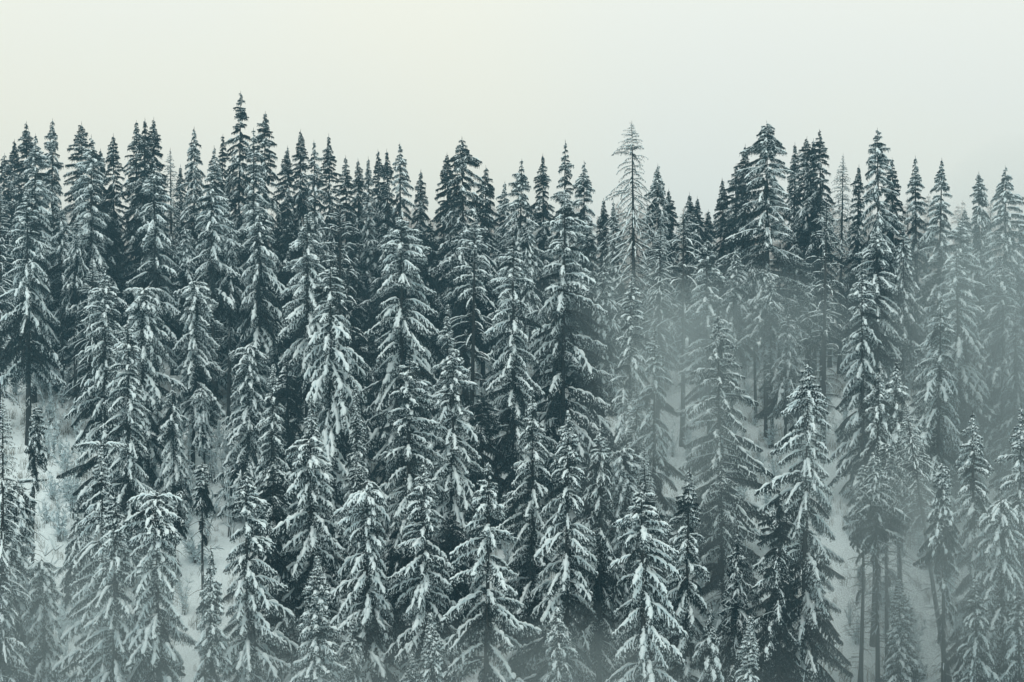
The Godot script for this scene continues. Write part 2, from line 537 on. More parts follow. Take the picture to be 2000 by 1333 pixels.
func _ready() -> void:
	noise.seed = 7
	noise.frequency = 0.02
	noise.fractal_octaves = 3
	# ---- camera, sky, sun, exposure
	var cam := Camera3D.new()
	cam.name = "camera"
	cam.position = Vector3(0, EYE, 0)
	cam.fov = 25.0455
	cam.near = 0.5
	cam.far = 9000.0
	add_child(cam)
	cam.current = true

	var sky_mat := ProceduralSkyMaterial.new()
	sky_mat.sky_top_color = Color(1.22, 1.2, 1.13)
	sky_mat.sky_horizon_color = Color(0.862, 0.868, 0.828)
	sky_mat.sky_curve = 0.75
	sky_mat.ground_bottom_color = Color(0.72, 0.76, 0.76)
	sky_mat.ground_horizon_color = Color(0.85, 0.89, 0.88)
	sky_mat.sky_energy_multiplier = 1.0
	sky_mat.sun_angle_max = 0.0
	var cn := FastNoiseLite.new()
	cn.seed = 22
	cn.frequency = 0.8
	cn.fractal_octaves = 3
	var cover := Image.create_empty(512, 256, false, Image.FORMAT_RGBA8)
	for j in 256:
		for i in 512:
			var lat := PI * (0.5 - (j + 0.5) / 256.0)
			var lon := TAU * ((i + 0.5) / 512.0)
			var v := clampf(0.5 + 0.9 * cn.get_noise_3d(cos(lat) * sin(lon) * 2.0, sin(lat) * 3.0, cos(lat) * cos(lon) * 2.0), 0.0, 1.0)
			cover.set_pixel(i, j, Color(0.26 + 0.17 * v, 0.36 + 0.055 * v, 0.43 - 0.1 * v, 0.7))
	sky_mat.sky_cover = ImageTexture.create_from_image(cover)
	sky_mat.sky_cover_modulate = Color(1, 1, 1, 1)
	var sky := Sky.new()
	sky.sky_material = sky_mat
	var env := Environment.new()
	env.background_mode = Environment.BG_SKY
	env.sky = sky
	env.tonemap_mode = Environment.TONE_MAPPER_LINEAR
	env.tonemap_exposure = 1.0
	env.sdfgi_enabled = true
	env.ssao_enabled = true
	env.ssil_enabled = true
	env.fog_enabled = true
	env.fog_density = 0.0008
	env.fog_light_color = Color(0.62, 0.88, 1.0)
	env.volumetric_fog_enabled = true
	env.volumetric_fog_density = 0.0
	var we := WorldEnvironment.new()
	we.name = "world_environment"
	we.environment = env
	add_child(we)

	var sun := DirectionalLight3D.new()
	sun.name = "sun"
	sun.light_energy = 0.45
	sun.light_color = Color(1.0, 0.98, 0.94)
	sun.light_angular_distance = 40.0
	sun.shadow_enabled = true
	sun.rotation_degrees = Vector3(-62, -25, 0)
	add_child(sun)

	# ---- materials
	var mat := func(c: Color, rough: float) -> StandardMaterial3D:
		var m := StandardMaterial3D.new()
		m.albedo_color = c.linear_to_srgb()
		m.roughness = rough
		m.metallic_specular = 0.25
		return m
	M.needles = mat.call(Color.WHITE, 0.8)
	M.needles.vertex_color_use_as_albedo = true
	M.snow = mat.call(Color(0.73, 0.86, 0.91), 0.85)
	M.bark = mat.call(Color(0.040, 0.043, 0.042), 0.9)
	M.twig = mat.call(Color(0.075, 0.075, 0.07), 0.9)
	M.dry = mat.call(Color(0.17, 0.16, 0.13), 0.9)
	M.ground = mat.call(Color(0.73, 0.86, 0.91), 0.9)
	var gn := FastNoiseLite.new()
	gn.seed = 3
	gn.frequency = 0.03
	gn.fractal_octaves = 5
	var gt := NoiseTexture2D.new()
	gt.width = 512
	gt.height = 512
	gt.seamless = true
	gt.noise = gn
	M.ground.heightmap_enabled = true
	M.ground.heightmap_texture = gt
	M.ground.heightmap_scale = 12.0
	M.ground.uv1_triplanar = true
	M.ground.uv1_world_triplanar = true
	M.ground.uv1_scale = Vector3(0.23, 0.23, 0.23)
	var bt := NoiseTexture2D.new()
	bt.width = 256
	bt.height = 256
	bt.seamless = true
	bt.noise = gn
	M.bark.heightmap_enabled = true
	M.bark.heightmap_texture = bt
	M.bark.heightmap_scale = 3.0
	M.bark.uv1_triplanar = true
	M.bark.uv1_scale = Vector3(1.2, 0.25, 1.2)

	# ---- boughs to hang on the trees
	rng.seed = 11
	for kind in ["full", "mid", "lean", "bare"]:
		boughs[kind] = []
		for big in [0.6, 1.4, 2.7]:
			var row := []
			for k in 6:
				row.append(make_bough(big, {"full": 0, "mid": 0, "lean": 0, "bare": 1}[kind], {"full": rr(0.75, 1.0), "mid": rr(0.4, 0.75), "lean": rr(0.15, 0.45), "bare": 0.7}[kind]))
			boughs[kind].append(row)
	boughs["dead"] = [make_dead_branch(1.5), make_dead_branch(1.8), make_dead_branch(1.3)]

	# ---- the hillside
	build_ground()
	build_trees()
	build_small_things()
	build_mist()


func build_ground() -> void:
	var xs: Array[float] = []
	var zs: Array[float] = []
	for i in range(-110, 111):
		xs.append(i * 0.8 if absi(i) <= 80 else signf(i) * (64.0 + pow((absi(i) - 80) / 30.0, 3.0) * 5000.0))
	var d := -900.0
	while d < 6000.0:
		zs.append(-d)
		d += 0.8 if d > 70.0 and d < 185.0 else (4.0 if d > 30.0 and d < 260.0 else (40.0 if absf(d) < 900.0 else 400.0))
	var mk := Maker.new()
	var w := xs.size()
	for z in zs:
		for x in xs:
			mk.v.push_back(Vector3(x, ground(x, z), z))
	for j in zs.size():
		for i in w:
			var l := mk.v[j * w + maxi(i - 1, 0)]
			var r := mk.v[j * w + mini(i + 1, w - 1)]
			var a := mk.v[maxi(j - 1, 0) * w + i]
			var b := mk.v[mini(j + 1, zs.size() - 1) * w + i]
			mk.n.push_back((r - l).cross(b - a).normalized() * -1.0)
			if i < w - 1 and j < zs.size() - 1:
				var k := j * w + i
				mk.ix.push_back(k); mk.ix.push_back(k + w); mk.ix.push_back(k + 1)
				mk.ix.push_back(k + 1); mk.ix.push_back(k + w); mk.ix.push_back(k + w + 1)
	for i in mk.n.size():
		if mk.n[i].y < 0.0:
			mk.n[i] = -mk.n[i]
	var o := part("ground", mk.done(), M.ground, self)
	o.set_meta("kind", "structure")
	o.set_meta("label", "snow covered hillside rising between the spruces")


# name, label, group, x, z, height of the tip, crown radius, style, crown share, lean, boughs of their own, top
func build_trees() -> void:
	tree("spruce_tree", "dark spruce on the ridge cut by the left edge of the photo", "spruces along the ridge skyline", -56.87, -172.00, 61.01, 2.87, "dark", 0.00, 0.0, 0, 0, 0.00)
	tree("spruce_tree", "slim dark spruce second from the left end of the skyline", "spruces along the ridge skyline", -54.76, -169.00, 62.22, 2.54, "dark", 0.00, 0.0, 0, 0, 0.00)
	tree("spruce_tree", "tall slim spruce rising above the two skyline spruces at the far left", "spruces along the ridge skyline", -52.51, -166.00, 63.77, 2.77, "dark", 0.00, 0.0, 0, 0, 0.00)
	tree("spruce_tree", "broad snow dusted spruce just right of the leftmost tall skyline spire", "spruces along the ridge skyline", -49.03, -158.00, 61.30, 3.27, "normal", 0.00, 0.0, 0, 0, 0.00)
	tree("spruce_tree", "pale open crowned spruce with a thin tip, fourth spire from the left", "spruces along the ridge skyline", -48.79, -163.00, 63.61, 2.61, "pale", 0.00, 0.0, 0, 0, 0.00)
	tree("spruce_tree", "dark bushy spruce on the skyline before the dip at the left", "spruces along the ridge skyline", -46.54, -166.00, 63.71, 3.04, "dark", 0.00, 0.0, 0, 0, 0.55)
	tree("spruce_tree", "dense spruce with tufts of snow in front of the dark bushy spruce", "spruces along the ridge skyline", -43.02, -157.00, 61.06, 3.04, "normal", 0.00, 0.0, 0, 0, 0.50)
	tree("spruce_tree", "small dark tip peeping between the dense spruce and its slim neighbour", "spruces half hidden between the others", -46.10, -172.00, 61.59, 2.06, "shade", 0.00, 0.0, 0, 0, 0.00)
	tree("spruce_tree", "slim dark spruce standing left of the triple peaked group", "spruces along the ridge skyline", -43.36, -167.00, 62.57, 2.56, "dark", 0.00, 0.0, 0, 0, 0.00)
	tree("spruce_tree", "left spire of the triple peaked group on the skyline", "spruces along the ridge skyline", -40.37, -165.00, 63.68, 2.86, "dark", 0.00, 0.0, 0, 0, 0.00)
	tree("spruce_tree", "middle spire of the triple peaked group on the skyline", "spruces along the ridge skyline", -38.72, -162.00, 63.52, 3.13, "dark", 0.00, 0.0, 0, 0, 0.00)
	tree("spruce_tree", "right spire of the triple peaked group, its snow on the right side", "spruces along the ridge skyline", -38.27, -164.00, 63.86, 2.73, "dark", 0.00, 0.0, 0, 0, 0.00)
	tree("thin_conifer", "thin bare little conifer showing sky through it right of the triple peaks", "spruces along the ridge skyline", -38.74, -174.00, 61.89, 2.44, "fine", 0.00, 0.0, 0, 0, 0.00)
	tree("spruce_tree", "small distant spruce low in the skyline gap right of the triple peaks", "spruces along the ridge skyline", -38.45, -178.00, 60.44, 2.02, "dark", 0.00, 0.0, 0, 0, 0.00)
	tree("spruce_tree", "narrow pointed spruce whose boughs arch down in thin white lines", "spruces along the ridge skyline", -33.74, -163.00, 62.74, 3.04, "pale", 0.00, 0.0, 0, 0, 0.00)
	tree("spruce_tree", "snow streaked spruce right of the narrow pointed one", "spruces along the ridge skyline", -31.04, -160.00, 60.35, 2.67, "normal", 0.00, 0.0, 0, 0, 0.00)
	tree("spruce_tree", "spruce tip half behind the tallest tree on its left side", "spruces half hidden between the others", -31.83, -169.00, 62.79, 2.25, "shade", 0.00, 0.0, 0, 0, 0.00)
	tree("spruce_tree", "tallest spruce of all, its dark ragged spire high above the skyline", "spruces along the ridge skyline", -29.68, -168.00, 67.36, 3.25, "dark", 0.00, 0.0, 0, 0, 0.00)
	tree("spruce_tree", "snowy spruce directly in front of the tallest dark spire", "spruces along the ridge skyline", -26.43, -157.00, 61.80, 3.24, "normal", 0.00, 0.0, 0, 0, 0.00)
	tree("spruce_tree", "second tallest spruce, pointed, right beside the tallest dark spire", "spruces along the ridge skyline", -26.35, -164.00, 64.52, 3.06, "dark", 0.00, 0.0, 0, 0, 0.00)
	tree("spruce_tree", "first of the lower spruces right of the two tallest spires", "spruces along the ridge skyline", -24.58, -168.00, 61.36, 2.46, "dark", 0.00, 0.0, 0, 0, 0.00)
	tree("spruce_tree", "dark compact spruce tip standing between two paler skyline spruces", "spruces along the ridge skyline", -23.54, -171.00, 63.57, 2.51, "dark", 0.00, 0.0, 0, 0, 0.00)
	tree("spruce_tree", "pale thin spruce just behind the big snowy tree of the left middle slope", "spruces along the ridge skyline", -21.29, -165.00, 61.59, 2.64, "pale", 0.00, 0.0, 0, 0, 0.00)
	tree("spruce_tree", "pointed skyline spruce with white flecks, last tall one before the low stretch", "spruces along the ridge skyline", -19.93, -167.00, 62.52, 2.67, "dark", 0.00, 0.0, 0, 0, 0.00)
	tree("spruce_tree", "blunt snow topped spruce where the skyline drops in the middle left", "spruces along the ridge skyline", -18.31, -169.00, 60.42, 2.59, "dark", 0.00, 0.0, 0, 0, 0.00)
	tree("spruce_tree", "small dark spruce left of the paired tips in the low skyline stretch", "spruces along the ridge skyline", -17.36, -173.00, 60.62, 2.19, "dark", 0.00, 0.0, 0, 0, 0.00)
	tree("spruce_tree", "thin pale spruce in the low skyline stretch", "spruces along the ridge skyline", -16.02, -171.00, 60.49, 2.05, "pale", 0.00, 0.0, 0, 0, 0.00)
	tree("spruce_tree", "left one of two slim paired tips in the low skyline stretch", "spruces along the ridge skyline", -15.20, -174.00, 61.72, 1.97, "dark", 0.00, 0.0, 0, 0, 0.00)
	tree("spruce_tree", "right one of two slim paired tips, darker and fuller", "spruces along the ridge skyline", -13.80, -169.00, 61.10, 2.25, "dark", 0.00, 0.0, 0, 0, 0.00)
	tree("spruce_tree", "pointed skyline spruce with snowy shoulders above the big spreading tree", "spruces along the ridge skyline", -11.90, -163.00, 61.05, 3.04, "normal", 0.00, 0.0, 0, 0, 0.00)
	tree("spruce_tree", "round topped lower spruce left of the broad skyline giant", "spruces along the ridge skyline", -9.79, -165.00, 58.45, 2.42, "dark", 0.00, 0.0, 0, 0, 0.00)
	tree("spruce_tree", "dark spruce tip leaning on the left flank of the broad skyline giant", "spruces half hidden between the others", -7.20, -170.00, 60.83, 2.38, "shade", 0.00, 0.0, 0, 0, 0.00)
	tree("spruce_tree", "broad dark giant with white plumes in the middle of the skyline", "spruces along the ridge skyline", -5.13, -157.00, 60.91, 4.50, "dark", 0.00, 0.0, 0, 0, 0.60)
	tree("spruce_tree", "narrow dark spruce right of the broad skyline giant", "spruces along the ridge skyline", -2.77, -163.00, 58.61, 2.72, "dark", 0.00, 0.0, 0, 0, 0.00)
	tree("spruce_tree", "low snow clotted spruce in the dip right of the narrow dark one", "spruces along the ridge skyline", -0.80, -172.00, 57.92, 2.29, "normal", 0.00, 0.0, 0, 0, 0.00)
	tree("spruce_tree", "spruce with a bent blunt tip and a long bare trunk below", "spruces along the ridge skyline", 1.02, -161.00, 59.13, 2.90, "pale", 0.62, 0.0, 0, 0, 0.00)
	tree("spruce_tree", "compact pointed spruce between the blunt tip and the tall centre spire", "spruces along the ridge skyline", 3.36, -168.00, 60.47, 2.46, "dark", 0.00, 0.0, 0, 0, 0.00)
	tree("spruce_tree", "tall even spire of the centre skyline, finely feathered with snow", "spruces along the ridge skyline", 5.69, -164.00, 61.51, 2.95, "pale", 0.00, 0.0, 0, 0, 0.00)
	tree("spruce_tree", "spruce with wide snow lines right of the even centre spire", "spruces along the ridge skyline", 7.61, -162.00, 59.03, 2.92, "normal", 0.00, 0.0, 0, 0, 0.00)
	tree("spruce_tree", "small far spruce in the gap left of the dead skeleton tree", "spruces along the ridge skyline", 10.50, -176.00, 56.40, 1.99, "dark", 0.00, 0.0, 0, 0, 0.00)
	tree("spruce_tree", "snow clotted small spruce touching the dead skeleton tree", "spruces along the ridge skyline", 11.35, -172.00, 55.80, 2.06, "normal", 0.00, 0.0, 0, 0, 0.00)
	tree("thin_conifer", "dead skeleton spruce with a see through wiry top above the skyline", "spruces along the ridge skyline", 12.17, -156.00, 62.39, 3.95, "fine", 0.72, 0.0, 0, 0, 0.55)
	tree("spruce_tree", "grey feathery spruce right of the dead skeleton tree", "spruces along the ridge skyline", 15.20, -160.00, 58.43, 2.99, "pale", 0.00, 0.0, 0, 0, 0.00)
	tree("spruce_tree", "dark shoulder of a spruce hidden behind the grey feathery one", "spruces half hidden between the others", 17.34, -170.00, 56.86, 2.04, "shade", 0.00, 0.0, 0, 0, 0.00)
	tree("spruce_tree", "first of the small tips in the low gap of the right skyline", "spruces along the ridge skyline", 20.01, -173.00, 56.75, 2.08, "dark", 0.00, 0.0, 0, 0, 0.00)
	tree("spruce_tree", "second small tip in the low gap of the right skyline", "spruces along the ridge skyline", 20.63, -171.00, 56.10, 1.94, "dark", 0.00, 0.0, 0, 0, 0.00)
	tree("spruce_tree", "lowest distant tip at the bottom of the right skyline gap", "spruces along the ridge skyline", 22.78, -178.00, 55.22, 1.78, "dark", 0.00, 0.0, 0, 0, 0.00)
	tree("spruce_tree", "dark slim spruce at the left foot of the big rough pine", "spruces along the ridge skyline", 23.29, -170.00, 58.05, 2.27, "dark", 0.00, 0.0, 0, 0, 0.00)
	tree("spruce_tree", "dark bushy crown leaning into the big rough pine from the left", "spruces along the ridge skyline", 24.53, -168.00, 59.40, 2.80, "dark", 0.00, 0.0, 0, 0, 0.00)
	tree("spruce_tree", "dark tip rising behind the left shoulder of the big rough pine", "spruces half hidden between the others", 25.23, -166.00, 61.28, 2.21, "shade", 0.00, 0.0, 0, 0, 0.00)
	tree("big_conifer", "big rough topped conifer with a thick trunk and lumps of snow", "spruces along the ridge skyline", 25.73, -155.00, 62.19, 4.13, "pine", 0.62, 0.0, 0, 0, 0.50)
	tree("spruce_tree", "slim dark spruce right of the big rough pine", "spruces along the ridge skyline", 31.15, -169.00, 61.83, 2.37, "dark", 0.00, 0.0, 0, 0, 0.00)
	tree("spruce_tree", "left tip of the dense dark pair right of the big rough pine", "spruces along the ridge skyline", 31.30, -163.00, 61.71, 2.72, "dark", 0.00, 0.0, 0, 0, 0.00)
	tree("spruce_tree", "thin tip caught between the dense dark pair", "spruces half hidden between the others", 33.57, -171.00, 62.54, 1.82, "shade", 0.00, 0.0, 0, 0, 0.00)
	tree("spruce_tree", "right and taller tip of the dense dark pair right of the pine", "spruces along the ridge skyline", 32.25, -161.00, 62.24, 3.43, "dark", 0.00, 0.0, 0, 0, 0.00)
	tree("thin_conifer", "thin upswept larch like conifer alone against the sky", "spruces along the ridge skyline", 37.53, -174.00, 61.31, 2.90, "fine", 0.00, 0.0, 0, 0, 0.00)
	tree("spruce_tree", "small dark spruce right of the thin upswept conifer", "spruces along the ridge skyline", 38.87, -172.00, 59.75, 2.18, "dark", 0.00, 0.0, 0, 0, 0.00)
	tree("spruce_tree", "tall feathery spruce, highest of the right skyline after the pine", "spruces along the ridge skyline", 38.08, -160.00, 62.16, 3.63, "pale", 0.00, 0.0, 0, 0, 0.60)
	tree("spruce_tree", "dark spruce behind the right side of the tall feathery one", "spruces half hidden between the others", 41.36, -167.00, 59.90, 2.78, "shade", 0.00, 0.0, 0, 0, 0.00)
	tree("spruce_tree", "pointed snow laced spruce standing clear on the right skyline", "spruces along the ridge skyline", 42.81, -163.00, 59.64, 2.93, "normal", 0.00, 0.0, 0, 0, 0.00)
	tree("spruce_tree", "spruce with a ragged top right of the pointed snow laced one", "spruces along the ridge skyline", 45.08, -161.00, 59.19, 3.01, "normal", 0.00, 0.0, 0, 0, 0.00)
	tree("spruce_tree", "faint small spruce in the haze left of the misty right giant", "spruces along the ridge skyline", 50.15, -170.00, 54.82, 2.27, "pale", 0.00, 0.0, 0, 0, 0.00)
	tree("spruce_tree", "pale misty spire left of the hazy giant at the right edge", "spruces along the ridge skyline", 51.07, -168.00, 58.56, 2.58, "pale", 0.00, 0.0, 0, 0, 0.00)
	tree("spruce_tree", "hazy broad giant with a forked tip near the right edge", "spruces along the ridge skyline", 50.77, -158.00, 58.04, 4.42, "pale", 0.00, 0.0, 0, 0, 0.00)
	tree("spruce_tree", "misty spruce cut by the right edge of the photo at skyline height", "spruces along the ridge skyline", 53.87, -160.00, 54.21, 3.20, "pale", 0.00, 0.0, 0, 0, 0.00)
	tree("thin_conifer", "thin lined pale tree at the left edge below the skyline", "spruces on the middle slope", -50.00, -150.00, 55.33, 3.00, "fine", 0.00, 0.0, 0, 0, 0.00)
	tree("spruce_tree", "big spruce at the left ending high above a dark bare trunk", "spruces on the middle slope", -46.14, -146.00, 54.72, 4.27, "normal", 0.70, 0.0, 14, 0, 0.00)
	tree("spruce_tree", "spruce behind the big left one, boughs like drooping white ropes", "spruces half hidden between the others", -46.35, -158.00, 54.04, 2.90, "normal", 0.55, 0.0, 0, 0, 0.00)
	tree("spruce_tree", "dark spruce under the slim skyline spruce, trunk bare below", "spruces half hidden between the others", -42.13, -160.00, 54.21, 2.77, "shade", 0.50, 0.0, 0, 0, 0.00)
	tree("spruce_tree", "long snowy spruce in front of the triple peaked group", "spruces on the middle slope", -35.47, -152.00, 57.81, 3.34, "normal", 0.75, 0.0, 0, 0, 0.00)
	tree("spruce_tree", "dark bare stemmed spruce deep in the stand at the left", "spruces half hidden between the others", -32.24, -156.00, 53.86, 3.22, "shade", 0.55, 0.0, 0, 0, 0.00)
	tree("spruce_tree", "drooping snow roped spruce above the dark bare trunks", "spruces on the middle slope", -29.79, -152.00, 56.80, 3.24, "normal", 0.55, 0.0, 10, 0, 0.00)
	tree("spruce_tree", "spruce under the tallest spire with clumped snow on its lower boughs", "spruces on the middle slope", -24.75, -150.00, 53.33, 3.30, "normal", 0.62, 0.0, 0, 0, 0.00)
	tree("spruce_tree", "dark spruce wedged behind the left flank of the big snowy tree", "spruces half hidden between the others", -23.17, -158.00, 52.98, 2.63, "shade", 0.00, 0.0, 0, 0, 0.00)
	tree("spruce_tree", "big snowy spruce of the left middle slope with long sagging boughs", "spruces on the middle slope", -18.67, -140.00, 51.78, 4.67, "heavy", 0.00, 0.0, 20, 0, 0.62)
	tree("bare_branched_tree", "bare branched tree with level white lines behind two snowy spruces", "spruces on the middle slope", -16.46, -147.00, 53.55, 4.18, "sparse", 0.00, 0.0, 0, 0, 0.50)
	tree("spruce_tree", "big snowy spruce in front of the bare branched tree", "spruces on the middle slope", -15.27, -129.00, 46.90, 4.62, "heavy", 0.00, 0.0, 20, 0, 0.00)
	tree("thin_conifer", "frosted wispy tree left of the pale mid slope spruce", "spruces on the middle slope", -41.00, -150.00, 48.33, 3.00, "fine", 0.90, 0.0, 0, 0, 0.00)
	tree("spruce_tree", "pale heavily snowed spruce standing above the clearing at the left", "spruces on the middle slope", -34.49, -130.00, 46.39, 2.96, "heavy", 0.00, 0.0, 12, 0, 0.50)
	tree("spruce_tree", "spruce with a flat snow bar across its top, upper one of two", "spruces on the middle slope", -33.07, -138.00, 44.90, 2.69, "dome", 0.00, 0.0, 0, 1, 0.00)
	tree("spruce_tree", "dark domed spruce with a white cap above the small lollipop tree", "spruces on the middle slope", -29.09, -141.00, 45.71, 2.52, "dome", 0.72, 0.0, 0, 0, 0.00)
	tree("spruce_tree", "tall snowy spruce with a dark trunk right beside the pale one", "spruces on the middle slope", -30.54, -122.00, 42.09, 2.98, "heavy", 0.00, 0.0, 14, 0, 0.60)
	tree("spruce_tree", "short spruce loaded with big snow pillows beside the clearing", "young spruces among the big ones", -29.27, -132.25, 36.58, 2.15, "heavy", 0.00, 0.0, 0, 0, 0.00)
	tree("small_spruce", "small lollipop shaped spruce on a bare stem in the clearing", "young spruces among the big ones", -27.87, -137.75, 36.17, 1.24, "lolly", 0.00, 0.0, 0, 0, 0.00)
	tree("spruce_tree", "dark spruce with a drooping snow crown at the right of the clearing", "spruces on the middle slope", -22.74, -133.25, 39.93, 2.49, "dome", 0.00, 0.0, 8, 0, 0.00)
	tree("spruce_tree", "slim snowy spruce just right of the drooping crowned dark one", "spruces on the middle slope", -18.95, -121.75, 38.44, 2.28, "heavy", 0.00, 0.0, 8, 0, 0.00)
	tree("spruce_tree", "dark spruce in shadow right of the bare branched tree", "spruces half hidden between the others", -16.02, -155.00, 52.74, 2.69, "shade", 0.00, 0.0, 0, 0, 0.00)
	tree("spruce_tree", "brownish dark spruce behind the top of the big spreading tree", "spruces half hidden between the others", -12.31, -152.00, 53.96, 2.84, "shade", 0.00, 0.0, 0, 0, 0.00)
	tree("spruce_tree", "big spreading spruce of the centre left with horizontal snowy boughs", "spruces on the middle slope", -9.77, -135.00, 51.05, 4.61, "heavy", 0.00, 0.0, 22, 0, 0.45)
	tree("spruce_tree", "spruce with drooping white lines below the broad skyline giant", "spruces half hidden between the others", -8.43, -158.00, 52.46, 2.53, "shade", 0.00, 0.0, 0, 0, 0.00)
	tree("spruce_tree", "slim snowy spruce wedged right of the big spreading one", "spruces on the middle slope", -5.38, -129.00, 43.29, 2.20, "heavy", 0.00, 0.0, 0, 0, 0.00)
	tree("bare_branched_tree", "spruce with a snowy cone top and long level branches below", "spruces on the middle slope", -3.31, -138.00, 51.29, 3.70, "sparse", 0.00, 0.0, 0, 2, 0.55)
	tree("spruce_tree", "brownish spruce tip behind the snowy pointed one in the centre", "spruces half hidden between the others", -0.50, -150.00, 50.77, 2.40, "pale", 0.00, 0.0, 0, 0, 0.00)
	tree("spruce_tree", "snowy pointed spruce in the centre beside the level branched one", "spruces on the middle slope", 0.09, -130.00, 48.99, 3.81, "heavy", 0.00, 0.0, 16, 0, 0.62)
	tree("bare_trunk_tree", "bare straight trunk with a small crown right of the snowy pointed spruce", "spruces half hidden between the others", 1.56, -156.00, 52.30, 2.08, "tuft", 0.00, 0.0, 0, 0, 0.00)
	tree("spruce_tree", "tall dark centre spruce with bold white bough lines and wide skirt", "spruces on the middle slope", 4.65, -134.00, 53.15, 4.69, "normal", 0.00, 0.0, 22, 0, 0.60)
	tree("spruce_tree", "snow laced spruce behind the right side of the tall dark centre one", "spruces half hidden between the others", 7.70, -154.00, 52.14, 2.67, "shade", 0.00, 0.0, 0, 0, 0.00)
	tree("slim_spruce", "small slim spruce with dark tufts right of the tall dark centre one", "spruces on the middle slope", 8.33, -138.00, 47.48, 2.13, "slim", 0.60, 0.0, 0, 0, 0.00)
	tree("spruce_tree", "slim snow headed spruce below the dead skeleton tree", "spruces on the middle slope", 9.79, -126.00, 45.90, 2.87, "heavy", 0.00, 0.0, 10, 0, 0.00)
	tree("spruce_tree", "mist veiled spruce with arching boughs left of the tall misty one", "spruces on the middle slope", 10.67, -114.75, 41.01, 3.45, "pale", 0.00, 0.0, 0, 0, 0.00)
	tree("thin_conifer", "ghostly arching tree wrapped in mist in front of the veiled spruce", "spruces on the middle slope", 9.37, -115.25, 37.25, 2.81, "fine", 0.80, 0.0, 0, 0, 0.00)
	tree("thin_conifer", "grey thin spruce fading into mist right of the skeleton tree", "spruces half hidden between the others", 14.50, -150.00, 51.33, 2.50, "fine", 0.60, 0.0, 0, 0, 0.00)
	tree("bare_branched_tree", "umbrella topped tree with a dark straight trunk in the mist", "spruces on the middle slope", 16.46, -147.00, 52.67, 3.47, "sparse", 0.50, 0.0, 0, 0, 0.00)
	tree("spruce_tree", "snow plumed dark spruce left of the big rough pine's trunk", "spruces on the middle slope", 18.24, -144.00, 49.91, 3.05, "normal", 0.70, 0.0, 0, 0, 0.00)
	tree("spruce_tree", "tall misty spruce left of the snow clearing, lit by fog", "spruces on the middle slope", 16.66, -124.00, 42.42, 4.34, "pale", 0.00, 0.0, 16, 0, 0.70)
	tree("spruce_tree", "spruce with level snow plates left of the thick pine trunk", "spruces half hidden between the others", 22.14, -152.00, 49.45, 2.53, "pale", 0.55, 0.0, 0, 0, 0.00)
	tree("spruce_tree", "spruce with snow plates right of the thick pine trunk", "spruces half hidden between the others", 29.02, -156.00, 49.70, 2.60, "pale", 0.55, 0.0, 0, 0, 0.00)
	tree("slim_spruce", "dark slim tree in haze above the snow clearing", "spruces on the middle slope", 26.28, -146.00, 42.99, 2.37, "slim", 0.70, 0.0, 0, 0, 0.00)
	tree("bare_branched_tree", "bare ribbed tree with many level white branches right of the pine", "spruces on the middle slope", 29.93, -146.00, 53.75, 3.09, "sparse", 0.80, 0.0, 0, 0, 0.00)
	tree("spruce_tree", "dark trunked spruce with thick white bough pillows on the right slope", "spruces on the middle slope", 30.55, -134.00, 46.95, 3.38, "heavy", 0.00, 0.0, 18, 0, 0.00)
	tree("spruce_tree", "spruce behind the thick pillowed one, its trunk bare far below", "spruces on the middle slope", 33.70, -142.00, 50.53, 3.46, "normal", 0.55, 0.0, 0, 0, 0.00)
	tree("spruce_tree", "feathery spruce between the pillowed spruce and the broad snowy one", "spruces half hidden between the others", 38.25, -150.00, 51.33, 2.70, "pale", 0.60, 0.0, 0, 0, 0.00)
	tree("spruce_tree", "heavily snowed spruce right of the snow clearing with round white tufts", "spruces at the foot of the slope", 20.30, -105.00, 38.55, 3.93, "heavy", 0.00, 0.0, 16, 0, 0.55)
	tree("spruce_tree", "left one of two mid slope tips close together on the right", "spruces on the middle slope", 26.98, -112.75, 38.33, 2.11, "normal", 0.55, 0.0, 0, 0, 0.00)
	tree("spruce_tree", "right one of two mid slope tips close together on the right", "spruces on the middle slope", 28.44, -113.75, 38.65, 2.13, "normal", 0.50, 0.0, 0, 0, 0.00)
	tree("thin_conifer", "thin leaning tree in front of the two close tips", "spruces on the middle slope", 27.78, -108.50, 35.79, 1.76, "fine", 0.45, -3.0, 0, 0, 0.00)
	tree("bare_trunk_tree", "high crowned spruce over a straight bare trunk in the bright mist", "spruces half hidden between the others", 36.08, -132.00, 41.17, 2.38, "tuft", 0.50, 0.0, 0, 0, 0.00)
	tree("spruce_tree", "broad snowy spruce of the right slope with hanging shoulders", "spruces on the middle slope", 40.93, -140.00, 51.27, 4.10, "normal", 0.00, 0.0, 12, 0, 0.00)
	tree("spruce_tree", "snowy spruce standing in front of the broad shouldered one", "spruces on the middle slope", 38.48, -133.00, 48.36, 3.57, "heavy", 0.00, 0.0, 12, 0, 0.00)
	tree("spruce_tree", "snow frosted spruce lower on the right slope with white fingers", "spruces on the middle slope", 34.92, -125.00, 43.52, 3.35, "heavy", 0.00, 0.0, 12, 0, 0.00)
	tree("spruce_tree", "fogged spruce under the hazy giant at the right", "spruces on the middle slope", 45.44, -142.00, 47.88, 3.58, "pale", 0.00, 0.0, 0, 0, 0.00)
	tree("spruce_tree", "fogged spruce cut by the right edge halfway down", "spruces on the middle slope", 43.34, -132.00, 42.93, 2.79, "pale", 0.00, 0.0, 0, 0, 0.00)
	tree("thin_conifer", "pale wispy spruce cut by the left edge at mid height", "spruces at the foot of the slope", -33.50, -101.00, 36.52, 2.30, "fine", 0.00, 0.0, 0, 0, 0.00)
	tree("spruce_tree", "snow domed dark spruce at the left edge", "spruces at the foot of the slope", -33.93, -105.25, 30.40, 1.80, "dome", 0.00, 0.0, 0, 0, 0.00)
